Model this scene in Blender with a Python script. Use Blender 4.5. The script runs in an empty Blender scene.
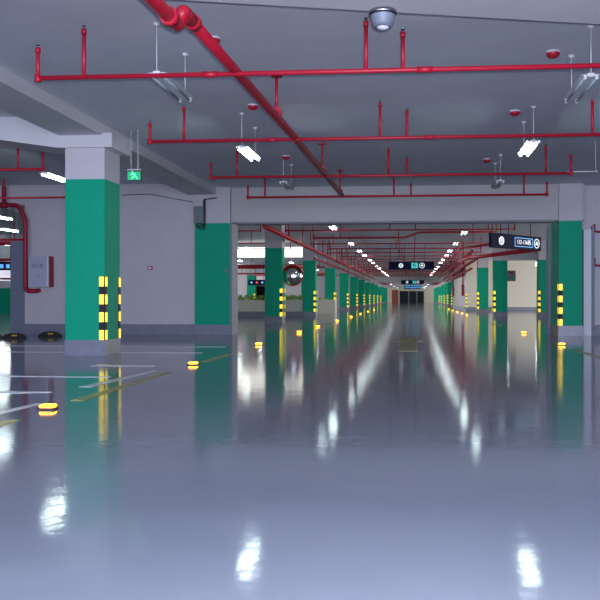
import bpy, bmesh, math, random
from mathutils import Vector, Matrix
random.seed(7)
S = bpy.context.scene
C = S.collection
PI = math.pi

# ------------------------------------------------------------ camera, world, exposure
CAM_H = 1.1
YAW = math.atan(.08)
cam_data = bpy.data.cameras.new('camera')
cam = bpy.data.objects.new('camera', cam_data)
C.objects.link(cam)
cam.location = (0, 0, CAM_H)
cam.rotation_euler = (PI/2, 0, YAW)
cam_data.sensor_width = 36
cam_data.lens = 48                      # 800 px focal length over 600 px
cam_data.shift_x = -49/600
cam_data.shift_y = -2/600
cam_data.clip_end = 400
S.camera = cam
S.view_settings.view_transform = 'Standard'
S.view_settings.look = 'None'
S.view_settings.gamma = 1
S.view_settings.use_curve_mapping = False
S.view_settings.exposure = 1.2
S.cycles.caustics_reflective = False
wd = bpy.data.worlds.new('world')
S.world = wd
wd.use_nodes = True
wd.node_tree.nodes['Background'].inputs[0].default_value = (.35, .4, .8, 1)
wd.node_tree.nodes['Background'].inputs[1].default_value = .6
TUBE = 14.5                             # strength of the lit tubes
# soft fill light added behind the camera, its ramp only assumed
back_fill = bpy.data.lights.new('added_back_fill', 'AREA')
back_fill.shape = 'RECTANGLE'; back_fill.size = 26; back_fill.size_y = 4.0; back_fill.energy = 1250; back_fill.color = (.72, .78, 1)
back_fill_ob = bpy.data.objects.new('added_back_fill', back_fill); C.objects.link(back_fill_ob)
back_fill_ob.location = (0, -9, 2.2); back_fill_ob.rotation_euler = (PI/2, 0, 0)
# unseen fill panels added beside the bays to brighten the far aisle
for k, (lx, ly_, lw, le, rz_) in enumerate([(-37, 78, 40, 4200, -PI/2), (28, 58, 50, 3400, PI/2), (-12.2, 148, 80, 700, -PI/2), (7.7, 148, 80, 700, PI/2)]):
    bay_fill = bpy.data.lights.new('added_bay_fill', 'AREA'); bay_fill.shape = 'RECTANGLE'; bay_fill.size = lw; bay_fill.size_y = 3.0; bay_fill.energy = le; bay_fill.color = (1, .96, .9)
    bay_fill_ob = bpy.data.objects.new('added_bay_fill', bay_fill); C.objects.link(bay_fill_ob)
    bay_fill_ob.location = (lx, ly_, 1.9); bay_fill_ob.rotation_euler = (PI/2, 0, rz_)
# the flash of the camera
fl = bpy.data.lights.new('camera_flash', 'AREA')
fl.shape = 'DISK'; fl.size = .12; fl.energy = 240; fl.color = (.88, .9, 1)
flo = bpy.data.objects.new('camera_flash', fl); C.objects.link(flo)
flo.location = (.08, -.05, CAM_H + .12); flo.rotation_euler = (PI/2 + .05, 0, YAW - .06)


def at(px, py, Y):
    """point of the plane y = Y seen at a pixel of the photograph"""
    u = (px-349)/800; v = (298-py)/800
    dx = -math.sin(YAW)+u*math.cos(YAW); dy = math.cos(YAW)+u*math.sin(YAW)
    t = Y/dy
    return Vector((t*dx, Y, CAM_H+t*v))


# ------------------------------------------------------------ materials
def new_mat(name, col, rough=.5, metal=0.0, noise=0.0, nscale=6.0, emit=None, es=0, bump=0.0, bscale=40, spec=.5, coat=0):
    m = bpy.data.materials.new(name); m.use_nodes = True
    nt = m.node_tree; b = nt.nodes['Principled BSDF']
    b.inputs['Base Color'].default_value = (*col, 1)
    b.inputs['Roughness'].default_value = rough
    b.inputs['Metallic'].default_value = metal
    b.inputs['Specular IOR Level'].default_value = spec
    b.inputs['Coat Weight'].default_value = coat
    tc = nt.nodes.new('ShaderNodeTexCoord')
    if noise:
        n = nt.nodes.new('ShaderNodeTexNoise'); n.inputs['Scale'].default_value = nscale
        n.inputs['Detail'].default_value = 6
        nt.links.new(tc.outputs['Object'], n.inputs['Vector'])
        r = nt.nodes.new('ShaderNodeValToRGB')
        r.color_ramp.elements[0].position = .3; r.color_ramp.elements[1].position = .7
        r.color_ramp.elements[0].color = (*[c*(1-noise) for c in col], 1)
        r.color_ramp.elements[1].color = (*[min(1, c*(1+noise)) for c in col], 1)
        nt.links.new(n.outputs['Fac'], r.inputs['Fac'])
        nt.links.new(r.outputs['Color'], b.inputs['Base Color'])
    if bump:
        n2 = nt.nodes.new('ShaderNodeTexNoise'); n2.inputs['Scale'].default_value = bscale
        n2.inputs['Detail'].default_value = 4
        nt.links.new(tc.outputs['Object'], n2.inputs['Vector'])
        bp = nt.nodes.new('ShaderNodeBump'); bp.inputs['Strength'].default_value = bump
        bp.inputs['Distance'].default_value = .01
        nt.links.new(n2.outputs['Fac'], bp.inputs['Height'])
        nt.links.new(bp.outputs['Normal'], b.inputs['Normal'])
    if emit:
        b.inputs['Emission Color'].default_value = (*emit, 1)
        b.inputs['Emission Strength'].default_value = es
    return m


M = {}
M['ceiling'] = new_mat('ceiling_paint', (.74, .77, .86), .85, noise=.04, nscale=1.5, bump=.15, bscale=30)
M['wall'] = new_mat('wall_paint', (.64, .61, .65), .8, noise=.03, nscale=2, bump=.1, bscale=50)
M['beam'] = new_mat('beam_paint', (.70, .69, .72), .8, noise=.03, nscale=2, bump=.1)
M['shutter'] = new_mat('shutter_box_paint', (.56, .555, .55), .8, noise=.03, nscale=2)
M['green'] = new_mat('green_paint', (.003, .40, .235), .6, noise=.05, nscale=3, spec=.2)
M['skirt'] = new_mat('grey_skirting_paint', (.22, .235, .30), .4, noise=.08, nscale=5)
M['rail'] = new_mat('grey_steel_rail', (.21, .24, .31), .5, .1, noise=.06)
M['steel'] = new_mat('brushed_steel', (.36, .37, .41), .22, 1.0, noise=.1, nscale=8)
M['steel_dark'] = new_mat('dull_steel_sheet', (.15, .155, .18), .3, .3, noise=.1, nscale=8)
M['red'] = new_mat('red_pipe_paint', (.50, .010, .035), .4, noise=.08, nscale=12)
M['dark_red'] = new_mat('dark_red_paint', (.40, .01, .04), .45, noise=.08, nscale=12)
M['black'] = new_mat('black_rubber', (.012, .012, .014), .6, noise=.2, nscale=20)
M['yellow'] = new_mat('yellow_reflector_glow', (.95, .72, .05), .35, noise=.03, nscale=40, emit=(1, .76, .06), es=.5)  # emission stands in for flash thrown back by the reflective blocks
M['yellow_paint'] = new_mat('yellow_rubber', (.75, .5, .04), .5, noise=.1, nscale=30)
M['amber'] = new_mat('amber_lens', (1, .42, .02), .3, noise=.02, emit=(1, .36, .01), es=4.5)
M['white_metal'] = new_mat('white_enamel', (.78, .80, .84), .4, noise=.02)
M['tube_on'] = new_mat('lit_tube', (.9, .95, .95), .4, noise=.01, emit=(.82, 1, .98), es=TUBE)
M['tube_off'] = new_mat('unlit_tube', (.42, .50, .58), .15, noise=.03)
M['navy'] = new_mat('navy_sign_panel', (.008, .01, .05), .7, noise=.1, spec=.15)
M['sign_white'] = new_mat('lit_white_print', (.9, .93, 1), .5, noise=.01, emit=(.8, .9, 1), es=.35)
M['sign_blue'] = new_mat('lit_blue_print', (.2, .55, 1), .5, noise=.01, emit=(.15, .5, 1), es=.35)
M['sign_cyan'] = new_mat('lit_cyan_print', (.1, .8, .8), .5, noise=.01, emit=(.08, .7, .65), es=.2)
M['sign_red'] = new_mat('lit_red_print', (1, .1, .1), .5, noise=.01, emit=(1, .1, .1), es=.25)
M['exit_green'] = new_mat('lit_green_face', (.02, .5, .2), .4, noise=.05, emit=(.02, .75, .28), es=.12)
M['exit_light'] = new_mat('lit_pale_green_print', (.3, 1, .6), .4, noise=.02, emit=(.1, .9, .45), es=.35)
M['glow_face'] = new_mat('added_white_glow', (.9, .88, .82), .5, noise=.01, emit=(1, .95, .85), es=1.3)
M['mirror'] = new_mat('mirror_steel', (.85, .87, .9), .06, 1.0, noise=.02)
M['orange'] = new_mat('orange_plastic', (.75, .07, .03), .4, noise=.05)
M['leaf'] = new_mat('green_leaves', (.16, .42, .05), .6, noise=.45, nscale=9)
M['leaf_yellow'] = new_mat('yellow_green_leaves', (.5, .6, .08), .6, noise=.3, nscale=9)
M['soil'] = new_mat('soil', (.05, .035, .02), .9, noise=.3)
M['silver'] = new_mat('silver_panel', (.52, .55, .62), .35, .35, noise=.04)
M['grey_box'] = new_mat('grey_green_enamel', (.16, .22, .22), .5, noise=.05)
M['cable'] = new_mat('dark_cable', (.03, .03, .04), .6, noise=.1)
M['line_white'] = new_mat('white_line_paint', (.62, .64, .68), .3, noise=.15, nscale=12)
M['line_yellow'] = new_mat('yellow_line_paint', (.36, .30, .08), .3, noise=.2, nscale=12)
M['dark'] = new_mat('dark_enamel', (.03, .032, .04), .5, noise=.1)
M['cream'] = new_mat('cream_paint', (.75, .70, .6), .7, noise=.03)
M['brick'] = new_mat('reddish_panel', (.35, .10, .07), .7, noise=.1)


def floor_material():
    m = bpy.data.materials.new('epoxy_floor'); m.use_nodes = True
    nt = m.node_tree; b = nt.nodes['Principled BSDF']; L = nt.links
    tc = nt.nodes.new('ShaderNodeTexCoord')
    n = nt.nodes.new('ShaderNodeTexNoise'); n.inputs['Scale'].default_value = .5; n.inputs['Detail'].default_value = 8
    L.new(tc.outputs['Object'], n.inputs['Vector'])
    r = nt.nodes.new('ShaderNodeValToRGB')
    r.color_ramp.elements[0].position = .3; r.color_ramp.elements[1].position = .75
    r.color_ramp.elements[0].color = (.145, .165, .215, 1)
    r.color_ramp.elements[1].color = (.18, .2, .255, 1)
    L.new(n.outputs['Fac'], r.inputs['Fac']); L.new(r.outputs['Color'], b.inputs['Base Color'])
    n3 = nt.nodes.new('ShaderNodeTexNoise'); n3.inputs['Scale'].default_value = 3; n3.inputs['Detail'].default_value = 5
    L.new(tc.outputs['Object'], n3.inputs['Vector'])
    mr = nt.nodes.new('ShaderNodeMapRange')
    mr.inputs['To Min'].default_value = .06; mr.inputs['To Max'].default_value = .10
    L.new(n3.outputs['Fac'], mr.inputs['Value']); L.new(mr.outputs['Result'], b.inputs['Roughness'])
    n2 = nt.nodes.new('ShaderNodeTexNoise'); n2.inputs['Scale'].default_value = 4.5; n2.inputs['Detail'].default_value = 5
    n2.inputs['Roughness'].default_value = .6
    L.new(tc.outputs['Object'], n2.inputs['Vector'])
    bp = nt.nodes.new('ShaderNodeBump'); bp.inputs['Strength'].default_value = .18; bp.inputs['Distance'].default_value = .01
    L.new(n2.outputs['Fac'], bp.inputs['Height']); L.new(bp.outputs['Normal'], b.inputs['Normal'])
    b.inputs['IOR'].default_value = 1.37
    return m


M['floor'] = floor_material()


# ------------------------------------------------------------ mesh helpers
class MB:
    def __init__(s):
        s.bm = bmesh.new(); s.mats = []

    def mi(s, m):
        if m not in s.mats: s.mats.append(m)
        return s.mats.index(m)

    def _paint(s, faces, m, smooth=False):
        i = s.mi(m)
        for f in faces:
            f.material_index = i; f.smooth = smooth

    def box(s, x0, x1, y0, y1, z0, z1, m, bev=0.0):
        r = bmesh.ops.create_cube(s.bm, size=1, matrix=Matrix.Translation(((x0+x1)/2, (y0+y1)/2, (z0+z1)/2)) @ Matrix.Diagonal((abs(x1-x0), abs(y1-y0), abs(z1-z0), 1)))
        faces = {f for v in r['verts'] for f in v.link_faces}
        if bev:
            edges = list({e for v in r['verts'] for e in v.link_edges})
            q = bmesh.ops.bevel(s.bm, geom=edges, offset=bev, segments=2, affect='EDGES')
            faces = {f for f in faces if f.is_valid} | set(q['faces'])
            vs = {v for f in faces for v in f.verts}
            faces = {f for v in vs for f in v.link_faces}
        s._paint(faces, m)
        return s

    def cyl(s, a, b, r, m, n=12, r2=None, caps=True):
        a = Vector(a); b = Vector(b); d = b-a
        q = d.to_track_quat('Z', 'Y').to_matrix().to_4x4()
        mt = Matrix.Translation((a+b)/2) @ q
        k = bmesh.ops.create_cone(s.bm, cap_ends=caps, segments=n, radius1=r, radius2=r if r2 is None else r2, depth=d.length, matrix=mt)
        faces = {f for v in k['verts'] for f in v.link_faces}
        s._paint(faces, m)
        for f in faces:
            if len(f.verts) == 4: f.smooth = True
        return s

    def path(s, pts, r, m, n=12):
        """a bent tube with rounded elbows"""
        pts = [Vector(p) for p in pts]
        out = [pts[0]]
        for i in range(1, len(pts)-1):
            p = pts[i]; a = (pts[i-1]-p); b = (pts[i+1]-p)
            k = min(r*2.2, a.length*.45, b.length*.45)
            a = p+a.normalized()*k; b = p+b.normalized()*k
            for t in (0, .25, .5, .75, 1):
                out.append(a*(1-t)**2+p*2*t*(1-t)+b*t*t)
        out.append(pts[-1])
        rings = []
        up = None
        for i, p in enumerate(out):
            t = (out[min(i+1, len(out)-1)]-out[max(i-1, 0)]).normalized()
            if up is None:
                up = Vector((0, 0, 1)) if abs(t.z) < .9 else Vector((1, 0, 0))
            x = t.cross(up)
            if x.length < 1e-4: x = t.orthogonal()
            x.normalize(); y = x.cross(t).normalized(); up = y
            rings.append([s.bm.verts.new(p+(x*math.cos(2*PI*k/n)+y*math.sin(2*PI*k/n))*r) for k in range(n)])
        fs = []
        for i in range(len(rings)-1):
            for k in range(n):
                fs.append(s.bm.faces.new((rings[i][k], rings[i][(k+1) % n], rings[i+1][(k+1) % n], rings[i+1][k])))
        s._paint(fs, m, True)
        s._paint([s.bm.faces.new(rings[0][::-1]), s.bm.faces.new(rings[-1])], m)
        return s

    def lathe(s, prof, m, n=20, c=(0, 0, 0), rot=None):
        """prof: (radius, z)"""
        R = rot or Matrix.Identity(3); c = Vector(c)
        rings = []
        for (r, z) in prof:
            if r < 1e-5: rings.append([s.bm.verts.new(c+R @ Vector((0, 0, z)))])
            else: rings.append([s.bm.verts.new(c+R @ Vector((r*math.cos(2*PI*k/n), r*math.sin(2*PI*k/n), z))) for k in range(n)])
        fs = []
        for a, b in zip(rings, rings[1:]):
            for k in range(n):
                k2 = (k+1) % n
                if len(a) == 1 and len(b) == 1: continue
                if len(a) == 1: fs.append(s.bm.faces.new((a[0], b[k2], b[k])))
                elif len(b) == 1: fs.append(s.bm.faces.new((a[k], a[k2], b[0])))
                else: fs.append(s.bm.faces.new((a[k], a[k2], b[k2], b[k])))
        s._paint(fs, m, True)
        return s

    def prism(s, poly, lo, hi, m, axis='z'):
        """poly in the two other axes: z -> (x,y), y -> (x,z)"""
        def P(a, b, t): return (a, b, t) if axis == 'z' else ((a, t, b) if axis == 'y' else (t, a, b))
        v0 = [s.bm.verts.new(P(a, b, lo)) for a, b in poly]
        v1 = [s.bm.verts.new(P(a, b, hi)) for a, b in poly]
        fs = [s.bm.faces.new(v0), s.bm.faces.new(v1[::-1])]
        n = len(poly)
        for i in range(n):
            fs.append(s.bm.faces.new((v0[i], v1[i], v1[(i+1) % n], v0[(i+1) % n])))
        s._paint(fs, m)
        return s

    def mesh(s, name):
        bmesh.ops.recalc_face_normals(s.bm, faces=s.bm.faces)
        me = bpy.data.meshes.new(name)
        s.bm.to_mesh(me); s.bm.free()
        for m in s.mats: me.materials.append(m)
        return me

    def build(s, name, parent=None, loc=None):
        o = bpy.data.objects.new(name, s.mesh(name)); C.objects.link(o)
        if parent: o.parent = parent
        if loc is not None: o.location = loc
        return o


def tag(o, label, cat, group=None):
    o['label'] = label; o['category'] = cat
    if group: o['group'] = group
    return o


def thing(name, label, cat, loc=(0, 0, 0), rz=0, group=None):
    o = bpy.data.objects.new(name, None); C.objects.link(o)
    o.empty_display_size = .1
    o.location = loc; o.rotation_euler = (0, 0, rz)
    return tag(o, label, cat, group)


def struct(o):
    o['kind'] = 'structure'; return o


def copy_tree(o, parent=None, drop=()):
    c = o.copy(); C.objects.link(c); c.parent = parent
    for ch in list(o.children):
        if ch.name.split('.')[0] not in drop: copy_tree(ch, c, drop)
    return c


ORD = ['first', 'second', 'third', 'fourth', 'fifth', 'sixth', 'seventh', 'eighth', 'ninth', 'tenth', 'eleventh', 'twelfth', 'thirteenth', 'fourteenth', 'fifteenth', 'sixteenth', 'seventeenth', 'eighteenth', 'nineteenth', 'twentieth', 'twenty-first', 'twenty-second', 'twenty-third', 'twenty-fourth', 'twenty-fifth', 'twenty-sixth', 'twenty-seventh', 'twenty-eighth', 'twenty-ninth', 'thirtieth']
ZC = 4.4          # ceiling over the aisle
ZL = 4.55         # ceiling over the bay left of the long beam
ZP = 3.75         # sprinkler pipes
END = 190.0

# ------------------------------------------------------------ floor, ceiling, walls
struct(MB().box(-40, 30, -12, END+5, -.3, 0, M['floor']).build('floor'))
struct(MB().box(-6.3, 30, -12, 103, ZC, ZC+.3, M['ceiling']).build('ceiling'))
struct(MB().box(-40, -6.3, -12, 23.9, ZL, ZL+.3, M['ceiling']).build('ceiling_over_bay'))
struct(MB().box(-40, -6.3, 23.9, 103, ZC, ZL+.3, M['ceiling']).build('ceiling_behind_bay'))
struct(MB().box(-40, 30, 103, END+5, 3.6, 3.9, M['ceiling']).build('ceiling_far'))
# the beam crossing overhead with its slightly skewed edge
struct(MB().prism([(-6.7, 3.5), (12, 3.5), (12, 11.1), (-6.7, 6.55)], 4.0, ZC+.01, M['beam']).build('beam_overhead'))
# long shallow beam running over the left column row
struct(MB().box(-6.69, -5.85, -12, 23.5, 4.18, ZL+.05, M['beam']).build('beam_long_left'))
# haunched cross beam over the near left column
xa = at(0, 138, 14.7)
struct(MB().prism([(-5.66, 3.95), (-5.66, 4.22), (-6.0, 4.22), (-6.0, ZL+.02), (-20, ZL+.02), (-20, 4.14), (-8.0, 4.14), (-6.75, 3.955), (-6.6, 3.95)], 14.68, 15.65, M['beam'], 'y').build('beam_cross_left'))
# deep beam (boxed fire shutter) over the opening
struct(MB().box(-5.87, 4.95, 23.6, 24.35, 3.36, ZC+.02, M['shutter']).build('beam_shutter_box'))
struct(MB().box(-5.3, 4.15, 23.75, 24.2, 3.325, 3.365, M['rail']).build('trim_shutter_bar'))
# wall left
struct(MB().prism([(-11.85, 0), (-6.3, 0), (-6.3, 4.25), (-7.0, 4.56), (-11.85, 4.56)], 23.62, 23.9, M['wall'], 'y').build('wall_left'))
struct(MB().box(-30, -11.85, 23.62, 23.9, 3.95, 4.56, M['wall']).build('wall_left_over_opening'))
struct(MB().box(-11.87, -6.45, 23.57, 23.63, 0, .31, M['skirt']).build('baseboard_left'))
struct(MB().box(-6.45, -5.87, 23.65, 24.2, 3.3, ZC+.1, M['wall']).build('wall_pier_top'))
# wall right
struct(MB().box(4.9, 20, 23.95, 24.3, 0, ZC+.02, M['wall']).build('wall_right'))
struct(MB().box(4.9, 20, 23.9, 23.96, 0, .31, M['skirt']).build('baseboard_right'))
# closing walls out of sight behind and beside the camera
struct(MB().box(-40.3, -40, -12, END+5, -.3, 5, M['wall']).build('wall_far_left'))
struct(MB().box(30, 30.3, -12, END+5, -.3, 5, M['wall']).build('wall_far_right'))
# cross beams further down on both sides of the aisle
struct(MB().box(-30, -6.4, 47.0, 47.6, 3.5, ZL+.02, M['beam']).build('beam_cross_bay'))
struct(MB().box(5.4, 30, 47.0, 47.6, 3.3, ZC+.02, M['beam']).build('beam_cross_right'))
struct(MB().box(-40, 30, 102.5, 103.2, 3.1, ZC+.3, M['beam']).build('beam_far'))
struct(MB().box(-13, -12.6, 103.2, END, 0, 3.62, M['cream']).build('wall_far_bay_left'))
struct(MB().box(8, 8.4, 103.2, END, 0, 3.62, M['cream']).build('wall_far_bay_right'))
struct(MB().box(-40, 30, 140, 140.7, 3.1, 3.62, M['beam']).build('beam_far_second'))
# lit cross wall and the wall parallel to the aisle at the right
struct(MB().box(4.62, 30, 71.0, 71.3, 0, ZC+.02, M['cream']).build('wall_right_cross'))
struct(MB().box(4.62, 30, 70.94, 71.0, 0, .31, M['skirt']).build('baseboard_right_cross'))
struct(MB().box(4.62, 4.9, 71.3, 93, 0, ZC+.02, M['wall']).build('wall_right_aisle'))
struct(MB().box(4.56, 4.62, 71.3, 93, 0, .31, M['skirt']).build('baseboard_right_aisle'))
# far left bay back wall
struct(MB().box(-40, -16.2, 78, 78.3, 0, ZL+.02, M['wall']).build('wall_bay_back'))
struct(MB().box(-16.2, -6.5, 95, 95.3, 0, ZL+.02, M['wall']).build('wall_bay_end'))
# end wall
eb = MB()
eb.box(-40, -3.4, END, END+.4, 0, 3.62, M['cream']).box(2.8, 30, END, END+.4, 0, 3.62, M['cream']).box(-3.4, 2.8, END, END+.4, 2.75, 3.62, M['cream'])
struct(eb.build('wall_end'))
struct(MB().box(-5.0, -3.5, END-.06, END, 0, 3.0, M['brick']).build('wall_end_panel'))
struct(MB().box(-3.4, 2.8, END+3, END+3.3, 0, 2.8, M['dark']).build('wall_end_recess'))
for i, x in enumerate((-3.3, -1.0, .9, 2.7)):
    struct(MB().box(x-.12, x+.12, END-.1, END+.3, 0, 2.75, M['cream'] if i in (0, 3) else M['rail']).build('trim_%d' % (i+1)))

# ------------------------------------------------------------ floor markings
def marking(name, quad, m, label):
    poly = quad
    o = MB().prism(poly, .0, .004, m).build(name)
    struct(o); return o
def strip(x0, x1, y0, y1, m, label='', name='road_marking'):
    return marking(name, [(x0, y0), (x1, y0), (x1, y1), (x0, y1)], m, label)
k = 0
for y0, y1 in ((2, 6.95), (8.3, 11.6), (13.6, 15.5), (31, 35), (43, 47)):
    strip(-3.66, -3.52, y0, y1, M['line_yellow'])
for y0, y1 in ((3, 8), (9.6, 12), (14.6, 17.6), (32, 36)):
    strip(3.36, 3.5, y0, y1, M['line_yellow'])
for y0, y1 in ((6.0, 8.05), (9.6, 11.8)):
    marking('road_marking', [(-4.12, y0), (-3.96, y0), (-3.84, y1), (-3.92, y1)], M['line_white'], '')
marking('road_marking', [(-6.2, 8.45), (-4.2, 9.0), (-4.2, 9.06), (-6.2, 9.15)], M['line_white'], '')
strip(-7.5, -4.2, 10.78, 10.88, M['line_white'])
marking('road_marking', [(-5.2, 12.55), (-4.15, 12.6), (-4.15, 12.68), (-5.2, 12.9)], M['line_white'], '')
strip(-11, -4.2, 15.65, 15.78, M['line_white'])
strip(-11, -4.2, 17.6, 17.72, M['line_white'])
# arrow painted in the aisle
marking('arrow_marking', [(-.3, 16.6), (.1, 16.6), (.1, 20.2), (.3, 20.2), (-.1, 22.6), (-.5, 20.2), (-.3, 20.2)], M['line_yellow'], '')


# ------------------------------------------------------------ columns
def guard_proto():
    g = bpy.data.objects.new('corner_guard', None)
    # L profile, corner at the origin, legs towards +x and +y; 1.21 m tall from z = .30
    b = MB().box(-.012, .105, -.012, .004, .30, 1.51, M['black'], .003)
    b.box(-.012, .004, -.012, .105, .30, 1.51, M['black'], .003)
    return b


GUARD_MESH = guard_proto().mesh('corner_guard')
BLOCK_MESH = []
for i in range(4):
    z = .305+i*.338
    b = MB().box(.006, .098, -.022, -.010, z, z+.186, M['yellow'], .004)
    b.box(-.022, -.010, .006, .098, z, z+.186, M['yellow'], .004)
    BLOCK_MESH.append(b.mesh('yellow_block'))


def add_guard(parent, x, y, rz):
    g = bpy.data.objects.new('corner_guard', GUARD_MESH); C.objects.link(g)
    g.parent = parent; g.location = (x, y, 0); g.rotation_euler = (0, 0, rz)
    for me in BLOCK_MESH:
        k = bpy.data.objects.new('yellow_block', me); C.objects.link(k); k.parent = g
    return g


def make_column(label, x0, x1, y0, y1, top, green_top=3.32, guards='', skirt=None, base=0, group=None, skirt_w=.012):
    """guards: letters of corners: r = front right, R = back right, l = front left, L = back left"""
    r = thing('concrete_column', label, 'column', (x0, y0, 0), 0, group)
    w = x1-x0; d = y1-y0
    s = MB().box(0, w, 0, d, base, green_top, M['green'], .008)
    s.build('green_shaft', r)
    MB().box(.001, w-.001, .001, d-.001, green_top, top, M['wall']).build('white_upper_shaft', r)
    MB().box(-skirt_w, w+skirt_w, -skirt_w, d+skirt_w, 0, .30, skirt or M['skirt'], .005).build('skirting', r)
    for ch in guards:
        if ch == 'r': add_guard(r, w, 0, PI/2)
        if ch == 'R': add_guard(r, w, d, PI)
        if ch == 'l': add_guard(r, 0, 0, 0)
        if ch == 'L': add_guard(r, 0, d, -PI/2)
    return r


# near left column: guards wrap both aisle-side corners
make_column('big green and white column at the left with two striped corner guards', -6.6, -5.83, 14.75, 15.55, 3.96, 3.36, 'rR')
# pier at the end of the left wall beside the opening
p = make_column('wide green pier at the left end of the shutter opening, without corner guards', -6.49, -5.42, 23.42, 24.2, ZC+.05, 3.33, '')
MB().box(0, .09, 0, .06, 0, .11, M['grey_box'], .01).build('lock_plate', p, (.92, -.06, 1.86))
MB().box(1.07, 1.13, 0, .78, 0, 3.34, M['rail'], .004).build('shutter_guide_rail', p)
# right column
p = make_column('green and white column on the right side of the opening, steel skirting and one guard with glow put in', 4.2, 4.86, 23.5, 24.8, ZC, 3.33, 'l', M['steel_dark'], skirt_w=.03)
MB().box(-.10, -.004, 1.3, 1.6, 0, 3.34, M['rail'], .004).build('shutter_guide_rail', p)
p = tag(MB().box(0, .04, 0, .1, 0, 3.1, M['dark'], .004).box(.04, .27, .02, .12, 0, 3.1, M['white_metal'], .006).box(.27, .34, -.04, .1, 0, 3.2, M['rail'], .006).build('cable_trunking', None, (4.92, 23.8, 0)), 'pale vertical cable trunking on the wall right of the green column', 'trunking')

left_y = [34.1, 45.9, 57.7, 69.3, 81, 92.8, 104.6, 116.4, 128.2, 140.9, 152, 163.8, 175.6]
for i, y in enumerate(left_y):
    t = ZC+.1 if y < 103 else 3.62
    make_column('%s green and white column from the shutter beam in the left row' % ORD[i], -6.37, -5.62, y, y+.75, t, 3.26, 'rR' if y < 150 else '')
right_cols = [46.9, 58.6, 98, 109.8, 121.6, 133.4, 145, 157, 169, 181]
for i, y in enumerate(right_cols):
    t = ZC+.02 if y < 103 else 3.62
    make_column('%s green and white column from the shutter beam in the right row' % ORD[i], 4.67, 5.45, y, y+.75, t, 3.28 if i != 1 else 3.3, 'lL' if y < 150 else '')
make_column('green column right of the right row, close behind the shutter guide rail', 7.12, 7.95, 46.2, 46.95, ZC+.02, 3.28, 'lr')
make_column('narrow green column standing before the cream cross wall', 9.9, 10.6, 58.6, 59.3, ZC+.02, 3.28, 'l')
# white pilaster with its guard at the corner of the cross wall
p = thing('wall_pilaster', 'white pilaster with striped guard at the corner of the cream wall', 'pilaster', (4.6, 70.2, 0))
MB().box(0, .9, 0, .73, .0, ZC, M['cream'], .006).build('shaft', p)
MB().box(-.012, .912, -.012, .75, 0, .3, M['skirt']).build('skirting', p)
add_guard(p, 0, 0, 0)
# the bay beyond the left row
bay = [(-15.6, 62.6), (-15.6, 74.4), (-15.6, 86.2), (-12.9, 92.0), (-22.4, 62.6), (-22.4, 38.5), (-15.6, 38.9), (-15.6, 50.8)]
for i, (x, y) in enumerate(bay):
    make_column('green and white column in the bay beyond the left row, %s' % ['before the dark lit board', 'behind the blue lit board', 'deep behind the planter', 'bright behind the round mirror', 'far beyond the red riser pipe', 'just inside the left doorway', 'near the left doorway edge', 'between doorway and planter'][i], x, x+.75, y, y+.75, ZL+.02, 3.28, 'r' if i < 2 else '')


# ------------------------------------------------------------ lamps
def lamp_proto(on):
    r = thing('fluorescent_lamp', 'x', 'lamp')
    b = MB().box(-.045, .045, -.62, .62, .03, .075, M['white_metal'], .006)
    for sx in (-1, 1): b.box(sx*.04, sx*.115, -.6, .6, .052, .058, M['white_metal'])
    b.build('housing', r)
    for sx in (-.07, .07):
        t = MB().cyl((sx, -.585, .02), (sx, .585, .02), .017, M['tube_on' if on else 'tube_off'], 12).build('fluorescent_tube', r)
        for sy in (-1, 1):
            MB().box(sx-.018, sx+.018, sy*.587, sy*.61, .0, .06, M['white_metal'], .003).build('lamp_holder', t)
    for sy in (-.6, .6):
        q = MB().cyl((0, sy, .07), (0, sy, ZC-ZP), .006, M['white_metal'], 6).build('suspension_rod', r)
        MB().lathe([(0, -.03), (.035, -.03), (.045, 0), (0, 0)], M['white_metal'], 12, (0, sy, ZC-ZP)).build('ceiling_rose', q)
    return r


LAMP = {True: lamp_proto(True), False: lamp_proto(False)}
used = {True: False, False: False}


def lamp(x, y, on, label, group, dz=0.0, z=ZP):
    r = LAMP[on] if not used[on] else copy_tree(LAMP[on])
    used[on] = True
    r.location = (x, y, z); r['label'] = label; r['group'] = group
    return r


GL, GR, GB, GO = 'lit lamps of the left aisle row', 'lit lamps of the right aisle row', 'lit lamps in the side bays', 'unlit lamps hanging under the ceiling'
lamp(-3.05, 14.7, True, 'nearest lit twin tube lamp, hanging left of the big red pipe', GL)
lamp(2.07, 14.6, True, 'nearest lit twin tube lamp on the right, below the second sprinkler pipe', GR)
lamp(-3.07, 10.0, False, 'unlit twin tube lamp left of the big red pipe, nearest one', GO)
lamp(2.15, 10.5, False, 'unlit twin tube lamp at the upper right edge', GO)
lamp(-3.0, 19.0, False, 'unlit twin tube lamp behind the nearest lit one on the left', GO)
lamp(2.0, 19.2, False, 'unlit twin tube lamp close before the shutter beam on the right', GO)
# behind / above the camera
for y in (4.6, -.6, -6):
    lamp(-3.05, y, True, 'lit twin tube lamp overhead on the left of the aisle, before the skewed beam', GL)
    lamp(2.1, y, True, 'lit twin tube lamp overhead on the right of the aisle, before the skewed beam', GR)
ly = [26.4, 30.4, 39.4, 45.6, 50.2, 56.4, 61, 67, 72.5, 80, 86, 92, 98]
ry = [26.6, 33.2, 39.6, 45.9, 50.4, 56.3, 61, 68, 73, 80, 86, 92, 98]
for i, y in enumerate(ly): lamp(-3.05, y, True, '%s lit lamp beyond the shutter beam in the left row' % ORD[i], GL)
for i, y in enumerate(ry): lamp(2.1, y, True, '%s lit lamp beyond the shutter beam in the right row' % ORD[i], GR)
for i, y in enumerate((110, 128, 150)):
    for x, s, g in ((-3.05, 'left', GL), (2.1, 'right', GR)):
        lamp(x, y, True, '%s lit lamp under the low far ceiling on the %s' % (ORD[i], s), g, z=2.95)
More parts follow.
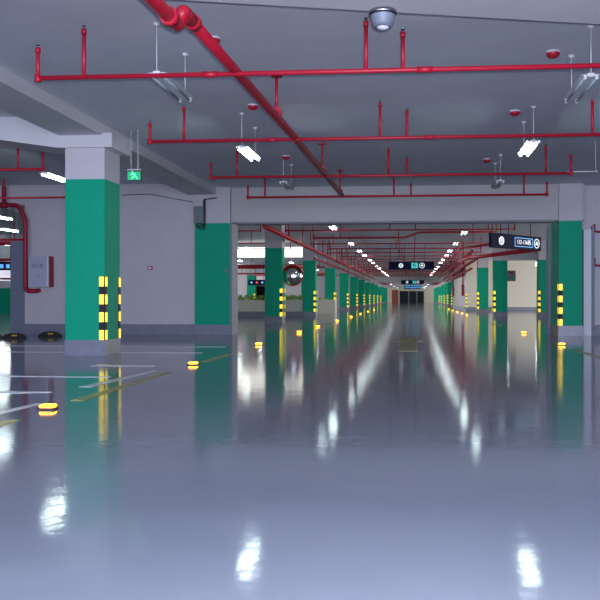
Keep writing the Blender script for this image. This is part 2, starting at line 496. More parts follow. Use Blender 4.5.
for i, y in enumerate((106, 112, 118, 124, 130, 136, 146, 154, 162, 170, 178, 186)):
    lamp(-8.5 if i % 2 else 6.4, y, True, '%s added lamp hidden behind the far columns under the low ceiling' % ORD[i], GB, z=2.95)  # lamps added out of sight to brighten the far end
lamp(-8.38, 18.2, True, 'lit lamp in the left bay beside the top of the big green column', GB, z=ZP+.15)
lamp(at(1, 215, 25.6).x, 25.6, True, 'lit lamp seen through the left doorway, upper one', GB)
lamp(at(9, 229, 30.4).x, 30.4, True, 'lit lamp seen through the left doorway, lower one', GB)
for i, (x, y) in enumerate([(-9.0, 37.5), (-9.0, 42.6), (-16.5, 37), (-16.5, 43), (-9.2, 53), (-9.2, 60), (-9.2, 68), (-9.2, 76), (-9.2, 88), (-18, 53), (-18, 62), (-18, 71), (-24, 45), (-24, 51), (-20.5, 38.5), (-7.0, 55.6), (-11, 90), (-12.5, 42), (-12.5, 35), (-12.5, 57), (-12.5, 65)]):
    lamp(x, y, True, '%s lit lamp of the partly added lighting in the bay beyond the left column row' % ORD[i], GB)  # several of these lamps are added to brighten the dark bay
for i, (x, y) in enumerate([(6.5, 56), (6.75, 60), (6.9, 63.5), (7.1, 67), (9.5, 62), (10.1, 66), (9, 30), (9, 38), (9, 43), (13, 63)]):
    lamp(x, y, True, '%s added lamp hidden in the bay right of the right column row' % ORD[i], GB)  # unseen lamps added to light the cream cross wall


# ------------------------------------------------------------ sprinkler pipes
def riser(parent, x, y, z0, z1, r, head=True):
    q = MB().cyl((x, y, z0), (x, y, z1), r, M['red'], 10).build('riser', parent)
    if head:
        h = MB().cyl((x, y, z1-.06), (x, y, z1), r*1.35, M['red'], 10)
        h.cyl((x, y, z1), (x, y, z1+.035), r*.5, M['steel'], 8).cyl((x, y, z1+.03), (x, y, z1+.037), r*1.0, M['steel'], 10)
        h.build('sprinkler_head', q)
    return q


def branch(label, Y, x0, x1, risers, r=.027, z=ZP, ends=(True, True), couplings=(), rr=None, name='sprinkler_pipe'):
    t = thing(name, label, 'pipe', (0, 0, 0), 0, 'red sprinkler pipes crossing the aisle')
    pts = [(x0, Y, z), (x1, Y, z)]
    MB().path(pts, r, M['red']).build('pipe_run', t)
    for e, x in zip(ends, (x0, x1)):
        if e: MB().lathe([(0, -.05), (r*1.35, -.045), (r*1.35, .04), (0, .045)], M['red'], 12, (x, Y, z)).build('elbow', t)
    for x, zt in risers: riser(t, x, Y, z, zt, rr or r*.82)
    for x in couplings:
        MB().cyl((x-.09, Y, z), (x+.09, Y, z), r*1.3, M['red'], 12).build('coupling', t)
    return t


def rz(px, py, Y):
    p = at(px, py, Y)
    return (p.x, min(p.z, 4.33))


Yb = [9.32, 13.25, 17.3, 20.8]
branch('nearest red sprinkler pipe crossing the whole aisle below the ceiling', Yb[0], at(38, 79, Yb[0]).x, 3.45,
       [rz(38, 48, Yb[0]), rz(84, 28, Yb[0]), rz(366, 17, Yb[0]), rz(403, 32, Yb[0]), (2.9, 4.3)], .029, couplings=(at(210, 73, Yb[0]).x, at(425, 67, Yb[0]).x))
branch('second red sprinkler pipe from the front, running behind the nearest lit lamps', Yb[1], at(150, 143, Yb[1]).x, 3.45,
       [rz(150, 123, Yb[1]), rz(184, 107, Yb[1]), rz(380, 99, Yb[1]), rz(407, 111, Yb[1]), (2.9, 4.3)], .029, couplings=(at(272, 140, Yb[1]).x, at(430, 139, Yb[1]).x))
branch('third red sprinkler pipe from the front with upturned ends', Yb[2], at(211, 178, Yb[2]).x, at(571, 176, Yb[2]).x,
       [rz(211, 163, Yb[2]), rz(237, 151, Yb[2]), rz(388.5, 146, Yb[2]), rz(407, 158, Yb[2]), rz(546, 146, Yb[2]), rz(571, 155, Yb[2])], .029)
branch('fourth red sprinkler pipe, close before the pale shutter beam', Yb[3], at(248, 197, Yb[3]).x, at(547, 195, Yb[3]).x,
       [rz(248, 186, Yb[3]), rz(265, 177, Yb[3]), rz(394, 178, Yb[3]), rz(411, 184, Yb[3]), rz(524, 175, Yb[3]), rz(547, 182, Yb[3])], .029)
Y = 31.2; i = 0
while Y < 101:
    kink = (i == 1)
    xl, xr = (-5.0, 3.9) if i % 2 == 0 else (-4.5, 3.6)
    if not kink:
        branch('%s red sprinkler pipe crossing the aisle behind the shutter beam' % ORD[i], Y, xl, xr,
               [(x, 4.2 if (j+i) % 2 else 4.32) for j, x in enumerate((xl, xl+1.1, -.9 + .1*(i % 3), 0.1, xr-1.0, xr))], .03)
    else:
        t = thing('sprinkler_pipe', 'red sprinkler pipe with an upward jog in the middle, behind the shutter beam', 'pipe', (0, 0, 0), 0, 'red sprinkler pipes crossing the aisle')
        MB().path([(-4.4, Y, ZP), (-.35, Y, ZP), (.25, Y, ZP+.22), (3.6, Y, ZP+.22)], .045, M['red']).build('pipe_run', t)
        for x in (-4.4, -3.2): riser(t, x, Y, ZP, 4.355, .024)
        for x in (2.6, 3.6): riser(t, x, Y, ZP+.22, 4.355, .024)
    Y += 3.9; i += 1
# fine branch pipes between the bay columns beyond the left row
for i, (Y, x0, x1) in enumerate([(31.2, -13, -6), (38.2, -13, -6.5), (42.2, -13, -6.5)]):
    branch('%s thin red sprinkler pipe in the bay left of the left column row' % ORD[i], Y, x0, x1, [(x, 4.36) for x in (x0, x0+1.8, x0+3.6, x0+5.2, x1)], .026)
# bay left of the near column
branch('red sprinkler pipe in the left bay with upturned end beside the big green column', 15.9, -16, at(43, 163, 15.9).x, [rz(18, 148, 15.9), rz(43, 150, 15.9)], .027)
branch('red sprinkler pipe in the left bay low before the left wall', 20.4, -16, at(72, 195, 20.4).x, [rz(4, 180, 20.4)], .027, ends=(True, False))

# ------------------------------------------------------------ main pipes
t = thing('main_pipe', 'thick red main pipe running down the aisle with a sideways jog', 'pipe')
MB().path([(-2.2, 7.55, 3.85), (-2.1, 9.5, 3.8), (-1.98, 13.2, 3.79), (-1.85, 20.85, 3.79)], .06, M['red'], 16).build('pipe_run', t)
MB().path([(-2.48, 1.0, 3.75), (-2.27, 7.62, 3.74), (-2.2, 7.5, 3.86), (-2.185, 7.85, 3.845)], .066, M['red'], 16).build('lower_pipe_run', t)
MB().cyl((-2.28, 7.3, 3.74), (-2.277, 7.4, 3.74), .086, M['red'], 16).build('coupling', t)
MB().cyl((-2.187, 7.78, 3.85), (-2.183, 7.87, 3.847), .08, M['red'], 16).build('coupling', t)
for y in (11.75, 17.0, 20.6):
    xh = -2.0+(y-13)*.0155
    q = MB().cyl((xh, y, 3.85), (xh, y, ZC), .022, M['red'], 10).build('hanger', t)
    MB().cyl((xh, y, ZC-.02), (xh, y, ZC), .085, M['red'], 12).build('ceiling_flange', q)
    MB().cyl((xh, y-.03, 3.85), (xh, y+.03, 3.85), .082, M['red'], 14).build('clamp', q)
q = MB().cyl((-2.31, 7.15, 3.74), (-2.31, 7.15, 4.0), .03, M['white_metal'], 10).build('hanger', t)
# longitudinal mains along the column rows
t = thing('main_pipe', 'red main pipe running along the inner side of the left column row', 'pipe')
MB().path([(-5.15, 27.5, 3.6), (-5.15, 101, 3.6)], .085, M['red'], 12).build('pipe_run', t)
for j in range(16):
    y = 33+j*4.2
    q = MB().cyl((-5.15, y, 3.6), (-5.15, y, 4.4), .03, M['red'], 8).build('hanger', t)
BN = ['thickest red main pipe nearest the aisle in the bundle on the right', 'lower dark red main pipe in the bundle before the right columns', 'thin red pipe of the bundle next to the right columns', 'high red pipe of the bundle close under the ceiling', 'middle red pipe of the right bundle', 'lowest red pipe of the right bundle']
for j, (x, z, r, y0) in enumerate([(3.3, 3.66, .09, 52), (3.75, 3.4, .085, 50), (4.3, 3.72, .06, 54), (3.6, 3.95, .07, 49), (4.0, 3.6, .07, 56), (4.2, 3.22, .08, 58)]):
    t = thing('main_pipe', BN[j], 'pipe', group='red pipe bundle over the right side')
    MB().path([(x, y0, z), (x, 101, z)], r, M['dark_red'] if j in (1, 5) else M['red'], 12).build('pipe_run', t)
    for k in range(8):
        y = 59+k*5+j*.3
        MB().cyl((x, y, z), (x, y, 4.4), .02, M['red'], 8).build('hanger', t)
t = thing('main_pipe', 'thick red pipe slanting in from the right below the hanging direction board', 'pipe')
MB().path([(6.1, 40.0, 3.5), (3.15, 46, 3.38), (2.95, 52, 3.45)], .11, M['red'], 12).build('pipe_run', t)
for x, y in ((4.9, 42.4), (3.05, 49.0)): MB().cyl((x, y, 3.45), (x, y, 4.4), .02, M['red'], 8).build('hanger', t)
t = thing('main_pipe', 'thin red pipe above the slanting thick pipe on the right', 'pipe')
MB().path([(4.3, 42.5, 3.95), (2.8, 46, 3.95), (2.8, 60, 3.95)], .06, M['red'], 10).build('pipe_run', t)
MB().cyl((2.8, 52, 3.95), (2.8, 52, 4.4), .02, M['red'], 8).build('hanger', t)
t = thing('main_pipe', 'red main pipe along the left row, thinner one next to the columns', 'pipe')
MB().path([(-5.45, 44, 3.3), (-5.45, 101, 3.3)], .06, M['dark_red'], 10).build('pipe_run', t)
for k in range(5): MB().cyl((-5.45, 51+k*12, 3.3), (-5.45, 51+k*12, 4.4), .02, M['red'], 8).build('hanger', t)
t = thing('main_pipe', 'red main pipe inside of the left row, nearest the aisle', 'pipe')
MB().path([(-4.75, 50, 3.45), (-4.75, 101, 3.45)], .08, M['red'], 10).build('pipe_run', t)
for k in range(8): MB().cyl((-4.75, 53+k*6, 3.45), (-4.75, 53+k*6, 4.4), .02, M['red'], 8).build('hanger', t)
# bright red pipe across the bay beyond the left row
t = thing('main_pipe', 'bright red pipe crossing the bay behind the left row', 'pipe')
MB().path([(-14, 56, 3.3), (-6.6, 56, 3.35)], .15, M['red'], 12).build('pipe_run', t)
for x in (-13, -10, -7.5): MB().cyl((x, 56, 3.35), (x, 56, ZL), .03, M['red'], 8).build('hanger', t)
for k, (yy, zz) in enumerate([(60, 2.95), (64, 3.6), (70, 3.1)]):
    t = thing('main_pipe', ['low', 'high', 'middle'][k]+' dark red pipe in the bay above the planter', 'pipe')
    MB().path([(-14, yy, zz), (-6.6, yy, zz)], .07, M['dark_red'], 10).build('pipe_run', t)
    for x in (-13, -10, -7.5): MB().cyl((x, yy, zz), (x, yy, 4.42), .02, M['dark_red'], 8).build('hanger', t)
# far low bundles under the second ceiling
for x, s in ((-4.6, 'left'), (3.6, 'right')):
    t = thing('pipe_bundle', 'wide red pipe tray under the low far ceiling on the %s' % s, 'pipe')
    for k in range(4): MB().path([(x+.28*(k-1.5), 104, 3.38), (x+.28*(k-1.5), 139.8, 3.38)], .09, M['red'], 8).build('pipe_run', t)
    for k in range(4): MB().cyl((x-.42, 106+k*9, 3.38), (x-.42, 106+k*9, 3.62), .03, M['red'], 8).build('hanger', t)
# doorway pipes on the left
Yw = 23.35
t = thing('riser_pipe', 'red riser pipe on the edge of the left wall beside the cabinet', 'pipe')
a = at(20, 205, Yw); b = at(25.5, 291, Yw)
MB().path([(-13.5, Yw, a.z), (a.x-.05, Yw, a.z), (b.x, Yw, a.z-.45), (b.x, Yw, b.z), (b.x+.3, Yw, b.z), (b.x+.3, 23.6, b.z+.02)], .068, M['dark_red'], 14).build('pipe_run', t)
c = at(4, 183, Yw)
MB().cyl((c.x, Yw, a.z), (c.x, Yw, 4.5), .06, M['dark_red'], 12).build('riser', t)
MB().cyl((c.x-.1, Yw, a.z), (c.x+.1, Yw, a.z), .095, M['dark_red'], 12).build('coupling', t)
t = thing('header_pipe', 'thick dark red pipe across the left doorway', 'pipe')
MB().path([(-18, 25.0, 2.93), (-11.9, 25.0, 2.93)], .1, M['dark_red'], 12).build('pipe_run', t)
for x in (-17, -14.2): MB().cyl((x, 25, 2.93), (x, 25, 4.42), .02, M['dark_red'], 8).build('hanger', t)
struct(MB().box(-12.3, -11.86, 23.62, 24.2, 0, 2.85, M['rail']).build('trim_doorway'))


# ------------------------------------------------------------ smoke detectors, dome, exit sign
def detector(x, y, label):
    t = thing('smoke_detector', label, 'detector', (x, y, ZC), 0, 'red smoke detectors on the ceiling')
    MB().lathe([(0, 0), (.095, 0), (.095, -.022), (.0, -.022)], M['white_metal'], 20).build('base', t)
    MB().lathe([(.092, -.022), (.088, -.05), (.062, -.078), (.025, -.09), (0, -.092)], M['red'], 20).build('red_dome', t)


for px, py, Y, lb in [(213, 38, 9.98, 'red domed detector nearest the jog of the big red pipe'), (253, 105, 13.5, 'red domed detector above the nearest lit lamp on the left'), (286, 156, 18.4, 'small red domed detector left of the big pipe before the shutter beam'),
                      (553, 52, 10.9, 'red domed detector between the first two sprinkler pipes on the right'), (515, 111, 14.3, 'red domed detector left of the lit lamp on the right'), (487, 159, 19.2, 'small red domed detector on the right before the shutter beam')]:
    detector(at(px, py, Y).x, Y, lb)

t = thing('dome_camera', 'silver dome camera hanging under the edge of the overhead beam', 'camera', (at(383, 10, 8.1).x, 8.1, 4.0))
MB().lathe([(0, 0), (.14, 0), (.145, -.03), (.125, -.045), (.0, -.045)], M['steel'], 28).build('mount', t)
MB().lathe([(.125, -.045), (.105, -.13), (.085, -.155), (.06, -.16)], M['rail'], 28).build('housing', t)
MB().lathe([(.062, -.158), (.05, -.175), (.02, -.185), (0, -.186)], M['white_metal'], 20).build('lens', t)

p = at(134.5, 175, 15.3)
t = thing('exit_sign', 'small green lit exit sign hanging on two rods beside the big column', 'sign', (p.x, p.y, p.z))
MB().box(-.14, .14, -.025, .025, -.11, .09, M['dark'], .006).build('case', t)
MB().box(-.13, .13, -.031, -.024, -.10, .06, M['exit_green']).build('lit_face', t)
e = MB()
for q in [((-.02, .03), (.01, -.02), .016), ((.01, -.02), (-.05, -.08), .014), ((.01, -.02), (.05, -.05), .014), ((.05, -.05), (.07, -.085), .012), ((-.02, .025), (.04, .01), .011), ((-.02, .025), (-.07, .0), .011)]:
    e.cyl((q[0][0], -.034, q[0][1]), (q[1][0], -.034, q[1][1]), q[2], M['exit_light'], 8)
e.lathe([(0, -.018), (.013, -.013), (.018, 0), (.013, .013), (0, .018)], M['exit_light'], 10, (-.03, -.034, .055))
e.build('running_figure', t)
MB().box(-.14, .14, -.03, .03, .09, .105, M['white_metal']).build('top_rail', t)
for sx in (-.07, .07): MB().cyl((sx, 0, .1), (sx, 0, ZC-p.z), .007, M['white_metal'], 6).build('suspension_rod', t)


# ------------------------------------------------------------ direction signs
def text_mesh(txt, size, mat, name, parent, loc, rot=(PI/2, 0, 0), depth=.004):
    cu = bpy.data.curves.new(name, 'FONT'); cu.body = txt; cu.size = size
    cu.align_x = 'CENTER'; cu.align_y = 'CENTER'; cu.extrude = depth
    o = bpy.data.objects.new('t', cu); C.objects.link(o)
    dg = bpy.context.evaluated_depsgraph_get()
    me = bpy.data.meshes.new_from_object(o.evaluated_get(dg))
    bpy.data.objects.remove(o); bpy.data.curves.remove(cu)
    me.materials.clear(); me.materials.append(mat)
    r = bpy.data.objects.new(name, me); C.objects.link(r); r.parent = parent; r.location = loc; r.rotation_euler = rot
    return r


def disc(b, x, z, r0, r1, y, m, n=28):
    rot = Matrix.Rotation(PI/2, 3, 'X')
    b.lathe([(r0, -.004), (r1, -.004), (r1, .004), (r0, .004), (r0, -.004)] if r0 else [(0, -.004), (r1, -.004), (r1, .004), (0, .004)], m, n, (x, y, z), rot)


def sign_panel(label, loc, rzv, w, h, kind, zc=ZC):
    t = thing('hanging_sign', label, 'sign', loc, rzv, 'navy direction signs hanging over the aisle')
    MB().box(-w/2, w/2, -.05, .05, 0, h, M['navy'], .008).build('panel', t)
    for x in (-w*.46, -w*.3, -w*.15, w*.30):
        MB().cyl((x, 0, h), (x, 0, zc-loc[2]), .014, M['dark'], 8).build('suspension_rod', t)
    y = -.056
    b = MB(); disc(b, -w*.31 if kind != 2 else -w*.23, h*.5, h*.17, h*.3, y, M['sign_white'])
    x0 = -w*.31 if kind != 2 else -w*.23
    b.prism([(x0-.07*h, h*.5-.1*h), (x0+.07*h, h*.5-.1*h), (x0+.07*h, h*.5), (x0+.14*h, h*.5), (x0, h*.5+.15*h), (x0-.14*h, h*.5), (x0-.07*h, h*.5)], y-.004, y+.004, M['sign_white'], 'y')
    b.build('arrow_roundel', t)
    if kind == 1:
        b = MB(); X0, X1, Z0, Z1 = -.05*w, .315*w, h*.18, h*.82
        for q in ((X0, X1, Z0, Z0+.022), (X0, X1, Z1-.022, Z1), (X0, X0+.022, Z0, Z1), (X1-.022, X1, Z0, Z1)): b.box(q[0], q[1], y-.004, y+.004, q[2], q[3], M['sign_blue'])
        b.build('blue_frame', t)
        text_mesh('132-136栋', .19, M['sign_white'], 'lettering', t, ((X0+X1)/2, y-.004, h*.5))
    else:
        X0, X1 = 0.0*w, .145*w
        MB().box(X0, X1, y-.004, y+.004, h*.15, h*.85, M['sign_cyan']).build('cyan_panel', t)
        text_mesh('栋', .24, M['navy'], 'lettering', t, ((X0+X1)/2, y-.008, h*.5))
    b = MB(); xr = w*.40 if kind == 1 else w*.235
    disc(b, xr, h*.5, h*.28, h*.35, y, M['sign_white'])
    b.box(xr-.16*h, xr+.16*h, y-.004, y+.004, h*.42, h*.54, M['sign_white']).box(xr-.09*h, xr+.09*h, y-.004, y+.004, h*.54, h*.64, M['sign_white'])
    b.box(xr-.15*h, xr-.09*h, y-.004, y+.004, h*.35, h*.42, M['sign_white']).box(xr+.09*h, xr+.15*h, y-.004, y+.004, h*.35, h*.42, M['sign_white'])
    b.build('car_roundel', t)
    return t


A = at(490, 242, 25.2); B = at(540, 246, 27.3)
ang = math.atan2(B.y-A.y, B.x-A.x)
sign_panel('nearest navy direction sign reading 132-136, turned sideways at the right', ((A.x+B.x)/2, (A.y+B.y)/2, 2.68), ang, (B-A).xy.length, .46, 1)
A = at(388.8, 262, 48.6); B = at(434, 262, 48.6)
sign_panel('navy direction sign with cyan square facing the aisle, middle one', ((A.x+B.x)/2, 48.6, 2.83), 0, B.x-A.x, .47, 2)
A = at(401, 280, 94); B = at(424, 280, 94)
sign_panel('small far navy direction sign above the blue lettering board', ((A.x+B.x)/2, 94, 2.72), 0, B.x-A.x, .47, 2)
t = thing('lettering_board', 'farthest board with small blue lit lettering over the aisle', 'sign', (-.05, 108, 2.3))
MB().box(-1.15, 1.15, -.05, .05, 0, .62, M['navy'], .01).build('panel', t)
b = MB(); random.seed(3)
for row in (.12, .38):
    x = -1.05
    while x < 1.0:
        w = random.uniform(.06, .16); b.box(x, x+w, -.06, -.05, row, row+.14, M['sign_blue']); x += w+random.uniform(.05, .1)
b.build('lit_marks', t)
for x in (-.8, .8): MB().cyl((x, 0, .6), (x, 0, 1.3), .02, M['dark'], 8).build('suspension_rod', t)
# blue / red lit board in the bay
p = at(257, 282.5, 72)
t = thing('indicator_board', 'dark board with blue and red lights in the bay above the planter', 'sign', (p.x, 72, p.z-.25))
MB().box(-.8, .8, -.05, .05, 0, .5, M['navy'], .01).build('panel', t)
for x, m in ((-.5, 'sign_blue'), (0, 'sign_red'), (.5, 'sign_blue')):
    b = MB(); disc(b, x, .25, 0, .1, -.058, M[m]); b.build('light', t)
for x in (-.6, .6): MB().cyl((x, 0, .5), (x, 0, ZC-p.z+.25), .015, M['dark'], 8).build('suspension_rod', t)
# dark board and shelf-like clutter through the doorway
p = at(4, 266, 36)
t = thing('indicator_board', 'dark board with blue marks seen through the left doorway', 'sign', (p.x, 36, p.z-.2))
MB().box(-.7, .5, -.05, .05, 0, .4, M['navy'], .01).build('panel', t)
for x in (-.1, .2): MB().box(x-.07, x+.1, -.06, -.05, .1, .28, M['sign_blue']).build('light', t)
for x in (-.5, .3): MB().cyl((x, 0, .4), (x, 0, ZC-p.z+.2), .015, M['dark'], 8).build('suspension_rod', t)
# cross pipes and a beam through the doorway
struct(MB().box(-30, -14, 40, 40.5, 3.25, ZC+.02, M['beam']).build('beam_doorway'))
struct(MB().box(-30, -18.6, 54, 54.2, 0, 1.8, M['green']).box(-30, -18.6, 54, 54.2, 1.8, 2.3, M['wall']).build('wall_bay_partition'))
for k, (yy, zz, rr) in enumerate([(37.5, 2.95, .08), (44, 2.2, .06), (33, 3.4, .05)]):
    t = thing('main_pipe', ['dark red pipe below the beam seen through the left doorway', 'low dark pipe seen through the left doorway', 'high thin red pipe seen through the left doorway'][k], 'pipe')
    MB().path([(-26, yy, zz), (-16.2, yy, zz)], rr, M['dark_red'], 10).build('pipe_run', t)
    for x in (-24, -17): MB().cyl((x, yy, zz), (x, yy, 4.42), .02, M['dark_red'], 8).build('hanger', t)


# ------------------------------------------------------------ convex mirror on the first left column
p = at(292.5, 275.5, 34.6)
t = thing('convex_mirror', 'round convex traffic mirror with orange hood beside the first left column', 'mirror', (p.x, 34.6, p.z), math.radians(6))
rot = Matrix.Rotation(PI/2, 3, 'X')     # z axis -> -y, faces the camera
MB().lathe([(.43, 0), (.42, .05), (.34, .11), (.22, .15), (.1, .17), (0, .175)], M['mirror'], 36, (0, 0, 0), rot).build('mirror_face', t)
MB().lathe([(0, -.06), (.40, -.05), (.45, 0), (.47, .02), (.47, -.02), (.42, -.07), (0, -.08)], M['orange'], 36, (0, 0, 0), rot).build('back_shell', t)
b = MB(); n = 20; vs = []
for k in range(n+1):
    a = math.radians(15+150*k/n)
    vs.append([b.bm.verts.new((r*math.cos(a), yy, r*math.sin(a))) for r, yy in ((.45, .02), (.455, -.22), (.49, -.22), (.50, .04))])
for k in range(n):
    for j in range(4): b._paint([b.bm.faces.new((vs[k][j], vs[k][(j+1) % 4], vs[k+1][(j+1) % 4], vs[k+1][j]))], M['orange'])
b._paint([b.bm.faces.new(vs[0]), b.bm.faces.new(vs[-1][::-1])], M['orange'])
b.build('hood', t)
MB().path([(0, .05, 0), (0, .16, 0), (-.42, .16, -.05)], .03, M['steel'], 8).build('bracket', t)

# ------------------------------------------------------------ planters
def bush(x, y, z, r, label):
    b = MB(); rnd = random.Random(int(x*100+y*7))
    for k in range(80):
        a = rnd.uniform(0, 2*PI); ph = rnd.uniform(0, PI/2)
        d = Vector((math.cos(a)*math.cos(ph), math.sin(a)*math.cos(ph), math.sin(ph)))
        c = d*r*rnd.uniform(.5, 1)
        c.z = c.z*.8
        s_ = rnd.uniform(.05, .10)
        t1 = d.orthogonal().normalized(); t1.rotate(Matrix.Rotation(rnd.uniform(0, 6), 3, d)); t2 = d.cross(t1)
        f = [c+t1*s_, c+t2*s_*.5+d*.02, c-t1*s_, c-t2*s_*.5+d*.02]
        b._paint([b.bm.faces.new([b.bm.verts.new(q) for q in f])], M['leaf_yellow' if rnd.random() < .3 else 'leaf'])
    t = thing('low_shrub', label, 'shrub', (x, y, z), 0, 'low shrubs in the planters')
    b.build('foliage', t)
    MB().cyl((0, 0, -.1), (.02, 0, r*.6), .015, M['soil'], 6).cyl((0, 0, -.05), (-r*.3, .03, r*.5), .01, M['soil'], 6).build('stem', t)


t = thing('planter_box', 'long pale planter wall between the left columns', 'planter', (-12.0, 46.6, 0))
b = MB().box(0, 5.62, 0, .12, 0, .98, M['cream'], .01).box(0, 5.62, .98, 1.1, 0, .98, M['cream'], .01).box(0, .12, .1, 1.0, 0, .98, M['cream']).box(5.5, 5.62, .1, 1.0, 0, .98, M['cream'])
b.build('box', t)
MB().box(.1, 5.5, .1, 1.0, .7, .9, M['soil']).build('soil', t)
MB().box(-.01, 5.63, -.015, 0, 0, .3, M['skirt']).build('skirting', t)
for k in range(12):
    bush(-11.7+k*.46, 47.02+.16*(k % 2), .98, .40, '%s low shrub from the left in the long planter' % ORD[k])
t = thing('planter_box', 'short pale planter box before the third left column', 'planter', (-6.85, 56.0, 0))
b = MB().box(0, 1.4, 0, .1, 0, .98, M['cream'], .01).box(0, 1.4, .95, 1.05, 0, .98, M['cream']).box(0, .1, .1, .95, 0, .98, M['cream']).box(1.3, 1.4, .1, .95, 0, .98, M['cream'])
b.build('box', t)
MB().box(.1, 1.3, .1, .95, .7, .9, M['soil']).build('soil', t)
for k in range(2): bush(-6.6+k*.45, 56.5, .9, .24, ['left', 'right'][k]+' low shrub in the short planter box')

t = thing('glow_strip', 'long bright white strip with added glow under the ceiling of the bay left of the first column', 'light', (-12.5, 46.85, 3.5))
MB().box(0, 6.05, 0, .14, 0, .62, M['white_metal'], .01).build('case', t)
MB().box(.02, 6.03, -.012, 0, .02, .6, M['glow_face']).build('glow_panel', t)  # emission added so the pale strip along the beam reads bright

# ------------------------------------------------------------ fire cabinet, call points, box, cables
a = at(28.5, 287, 23.28); b_ = at(49, 256, 23.28)
t = thing('hydrant_cabinet', 'silver fronted red fire hydrant cabinet on the left wall', 'cabinet', (a.x, 23.28, a.z))
w = b_.x-a.x; h = b_.z-a.z
MB().box(0, w, 0, .33, 0, h, M['dark_red'], .008).build('body', t)
d = MB().box(.0, w-.0, -.02, 0, 0, h, M['silver'], .006).build('door', t)
text_mesh('消火栓', .13, M['rail'], 'lettering', d, (w/2-.03, -.022, h*.68))
text_mesh('119', .09, M['rail'], 'lettering', d, (w/2-.03, -.022, h*.34))
MB().box(w-.06, w-.01, -.035, -.018, .02, h-.02, M['white_metal'], .004).build('edge_strip', d)
p = at(150, 268, 23.58)
t = thing('alarm_call_point', 'small red alarm call point on the wall right of the big column', 'alarm', (p.x, 23.62, p.z))
MB().box(-.07, .07, -.05, 0, -.06, .06, M['dark_red'], .006).build('case', t)
MB().box(-.045, .045, -.055, -.049, -.035, .035, M['white_metal']).build('glass_panel', t)
p = at(195, 197, 23.4)
t = thing('alarm_sounder', 'small red sounder box high on the wall above the grey junction box', 'alarm', (p.x+.03, 23.62, p.z))
MB().box(-.08, .08, -.08, 0, -.07, .07, M['red'], .01).build('case', t)
MB().lathe([(0, .0), (.04, 0), (.05, .02), (0, .025)], M['dark_red'], 14, (0, -.08, 0), rot).build('horn', t)
p = at(198.5, 214.5, 23.3)
t = thing('junction_box', 'grey green electrical junction box above the green pier', 'box', (p.x, 23.42, p.z))
MB().box(-.15, .15, -.12, 0, -.25, .25, M['grey_box'], .008).build('case', t)
MB().box(-.13, .13, -.128, -.119, -.22, .22, M['grey_box'], .004).build('cover', t)
for k, (x0, zb, x1) in enumerate([(-.1, -.36, .14), (-.03, -.42, .19), (.05, -.33, .17)]):
    tag(MB().path([(p.x+x0, 23.36, p.z-.24), (p.x+x0+.02, 23.34, p.z+zb), (p.x+x1-.02, 23.33, p.z+zb-.02), (p.x+x1, 23.33, p.z-.1), (p.x+x1, 23.35, p.z+.45), (p.x+x1+.35, 23.35, p.z+.5)], .016, M['cable'], 8).build('cable'), ['dark cable looping below the junction box, shortest loop', 'dark cable with the lowest loop below the junction box', 'dark cable looping tightly beside the junction box'][k], 'cable', 'cables at the junction box')
tag(MB().path([at(122, 195, 23.58), at(150, 194, 23.58), at(165, 197, 23.58), at(193, 202, 23.58)], .012, M['cable'], 6).build('cable'), 'thin grey cable drooping along the top of the left wall', 'cable')
# electrical box on the first right column and hydrant cabinets further on
p = at(510.5, 276, 47.2)
t = thing('distribution_box', 'grey electrical box at the side of the first right row column', 'box', (5.45, 47.1, p.z-.3))
MB().box(0, .5, 0, .25, 0, .62, M['grey_box'], .01).build('case', t)
MB().box(.12, .38, -.01, 0, .42, .54, M['red']).build('red_plate', t)
for k, (y, s) in enumerate([(73, 'at its near end'), (90.5, 'at its far end')]):
    t = thing('hydrant_cabinet', 'red hydrant cabinet on the grey aisle wall at the right, '+s, 'cabinet', (4.62, y, 1.3))
    MB().box(-.24, 0, 0, .75, 0, 1.0, M['dark_red'], .01).build('body', t)
    MB().box(-.255, -.24, .05, .7, .05, .95, M['silver'], .004).build('door', t)
    MB().path([(-.1, .4, 1.0), (-.1, .4, 2.9)], .06, M['dark_red'], 8).build('feed_pipe', t)
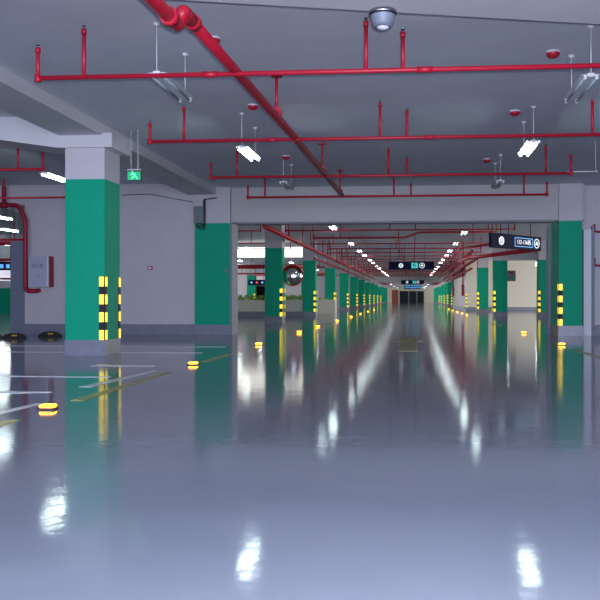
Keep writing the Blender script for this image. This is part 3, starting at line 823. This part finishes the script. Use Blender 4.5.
# red fittings at the right edge
for k, (py, s) in enumerate([(228, 'upper'), (262, 'lower')]):
    p = at(597.5, py, 23.8)
    t = thing('pipe_bracket', s+' small red wall fitting at the right edge', 'fitting', (p.x, 23.95, p.z))
    MB().path([(-.07, -.06, .12), (-.07, -.06, -.1), (.3, -.06, -.1)], .035, M['dark_red'], 8).build('bent_pipe', t)
    MB().cyl((-.07, -.06, 0), (-.07, 0, 0), .02, M['dark_red'], 8).build('stud', t)
p = at(550, 176.5, 17.3)
tag(MB().path([(p.x+.35, 17.3, 3.78), (p.x+1.0, 17.3, 3.78)], .012, M['white_metal'], 6).cyl((p.x+.95, 17.3, 3.78), (p.x+.95, 17.3, ZC), .006, M['white_metal'], 6).build('conduit'), 'thin pale conduit right of the third sprinkler pipe', 'conduit')


# ------------------------------------------------------------ road studs and wheel stops
STUD = None
def stud(x, y, label):
    global STUD
    if STUD is None:
        STUD = thing('road_stud', label, 'road stud')
        MB().prism([(-.09, -.07), (.09, -.07), (.075, .07), (-.075, .07)], 0, .018, M['dark']).build('base', STUD)
        MB().box(-.07, .07, -.062, .05, .018, .045, M['amber'], .008).build('amber_lens', STUD)
        r = STUD
    else:
        r = copy_tree(STUD)
    r.location = (x, y, 0.002); r['label'] = label; r['group'] = 'amber road studs along the aisle lines'


sl = [7.66, 12.9, 18.5, 25.2, 30.2, 38, 46.5, 55, 64, 74]
sr = [19.0, 25.4, 52, 57, 63, 70, 78]
for i, y in enumerate(sl): stud(-3.6, y, '%s glowing amber stud from the front on the left line' % ORD[i])
for i, y in enumerate(sr): stud(3.46, y, '%s glowing amber stud from the front on the right line' % ORD[i])


def wheel_stop(px, py, label):
    p = at(px, py, 22.0 if px > 30 else 20.9)
    t = thing('wheel_stop', label, 'wheel stop', (p.x, p.y, 0), 0, 'black wheel stops by the left wall')
    MB().prism([(-.32, 0), (.32, 0), (.30, .05), (.2, .12), (.08, .15), (-.08, .15), (-.2, .12), (-.30, .05)], -.09, .09, M['black'], 'y').build('rubber_block', t)
    MB().box(-.02, .13, -.10, -.088, .07, .105, M['yellow_paint'], .004).build('yellow_stripe', t)


wheel_stop(50, 334, 'black wheel stop with yellow stripes below the hydrant cabinet')
wheel_stop(14, 338, 'black wheel stop with yellow stripes at the left doorway')
wheel_stop(-9, 334, 'black wheel stop cut by the left edge of the picture')
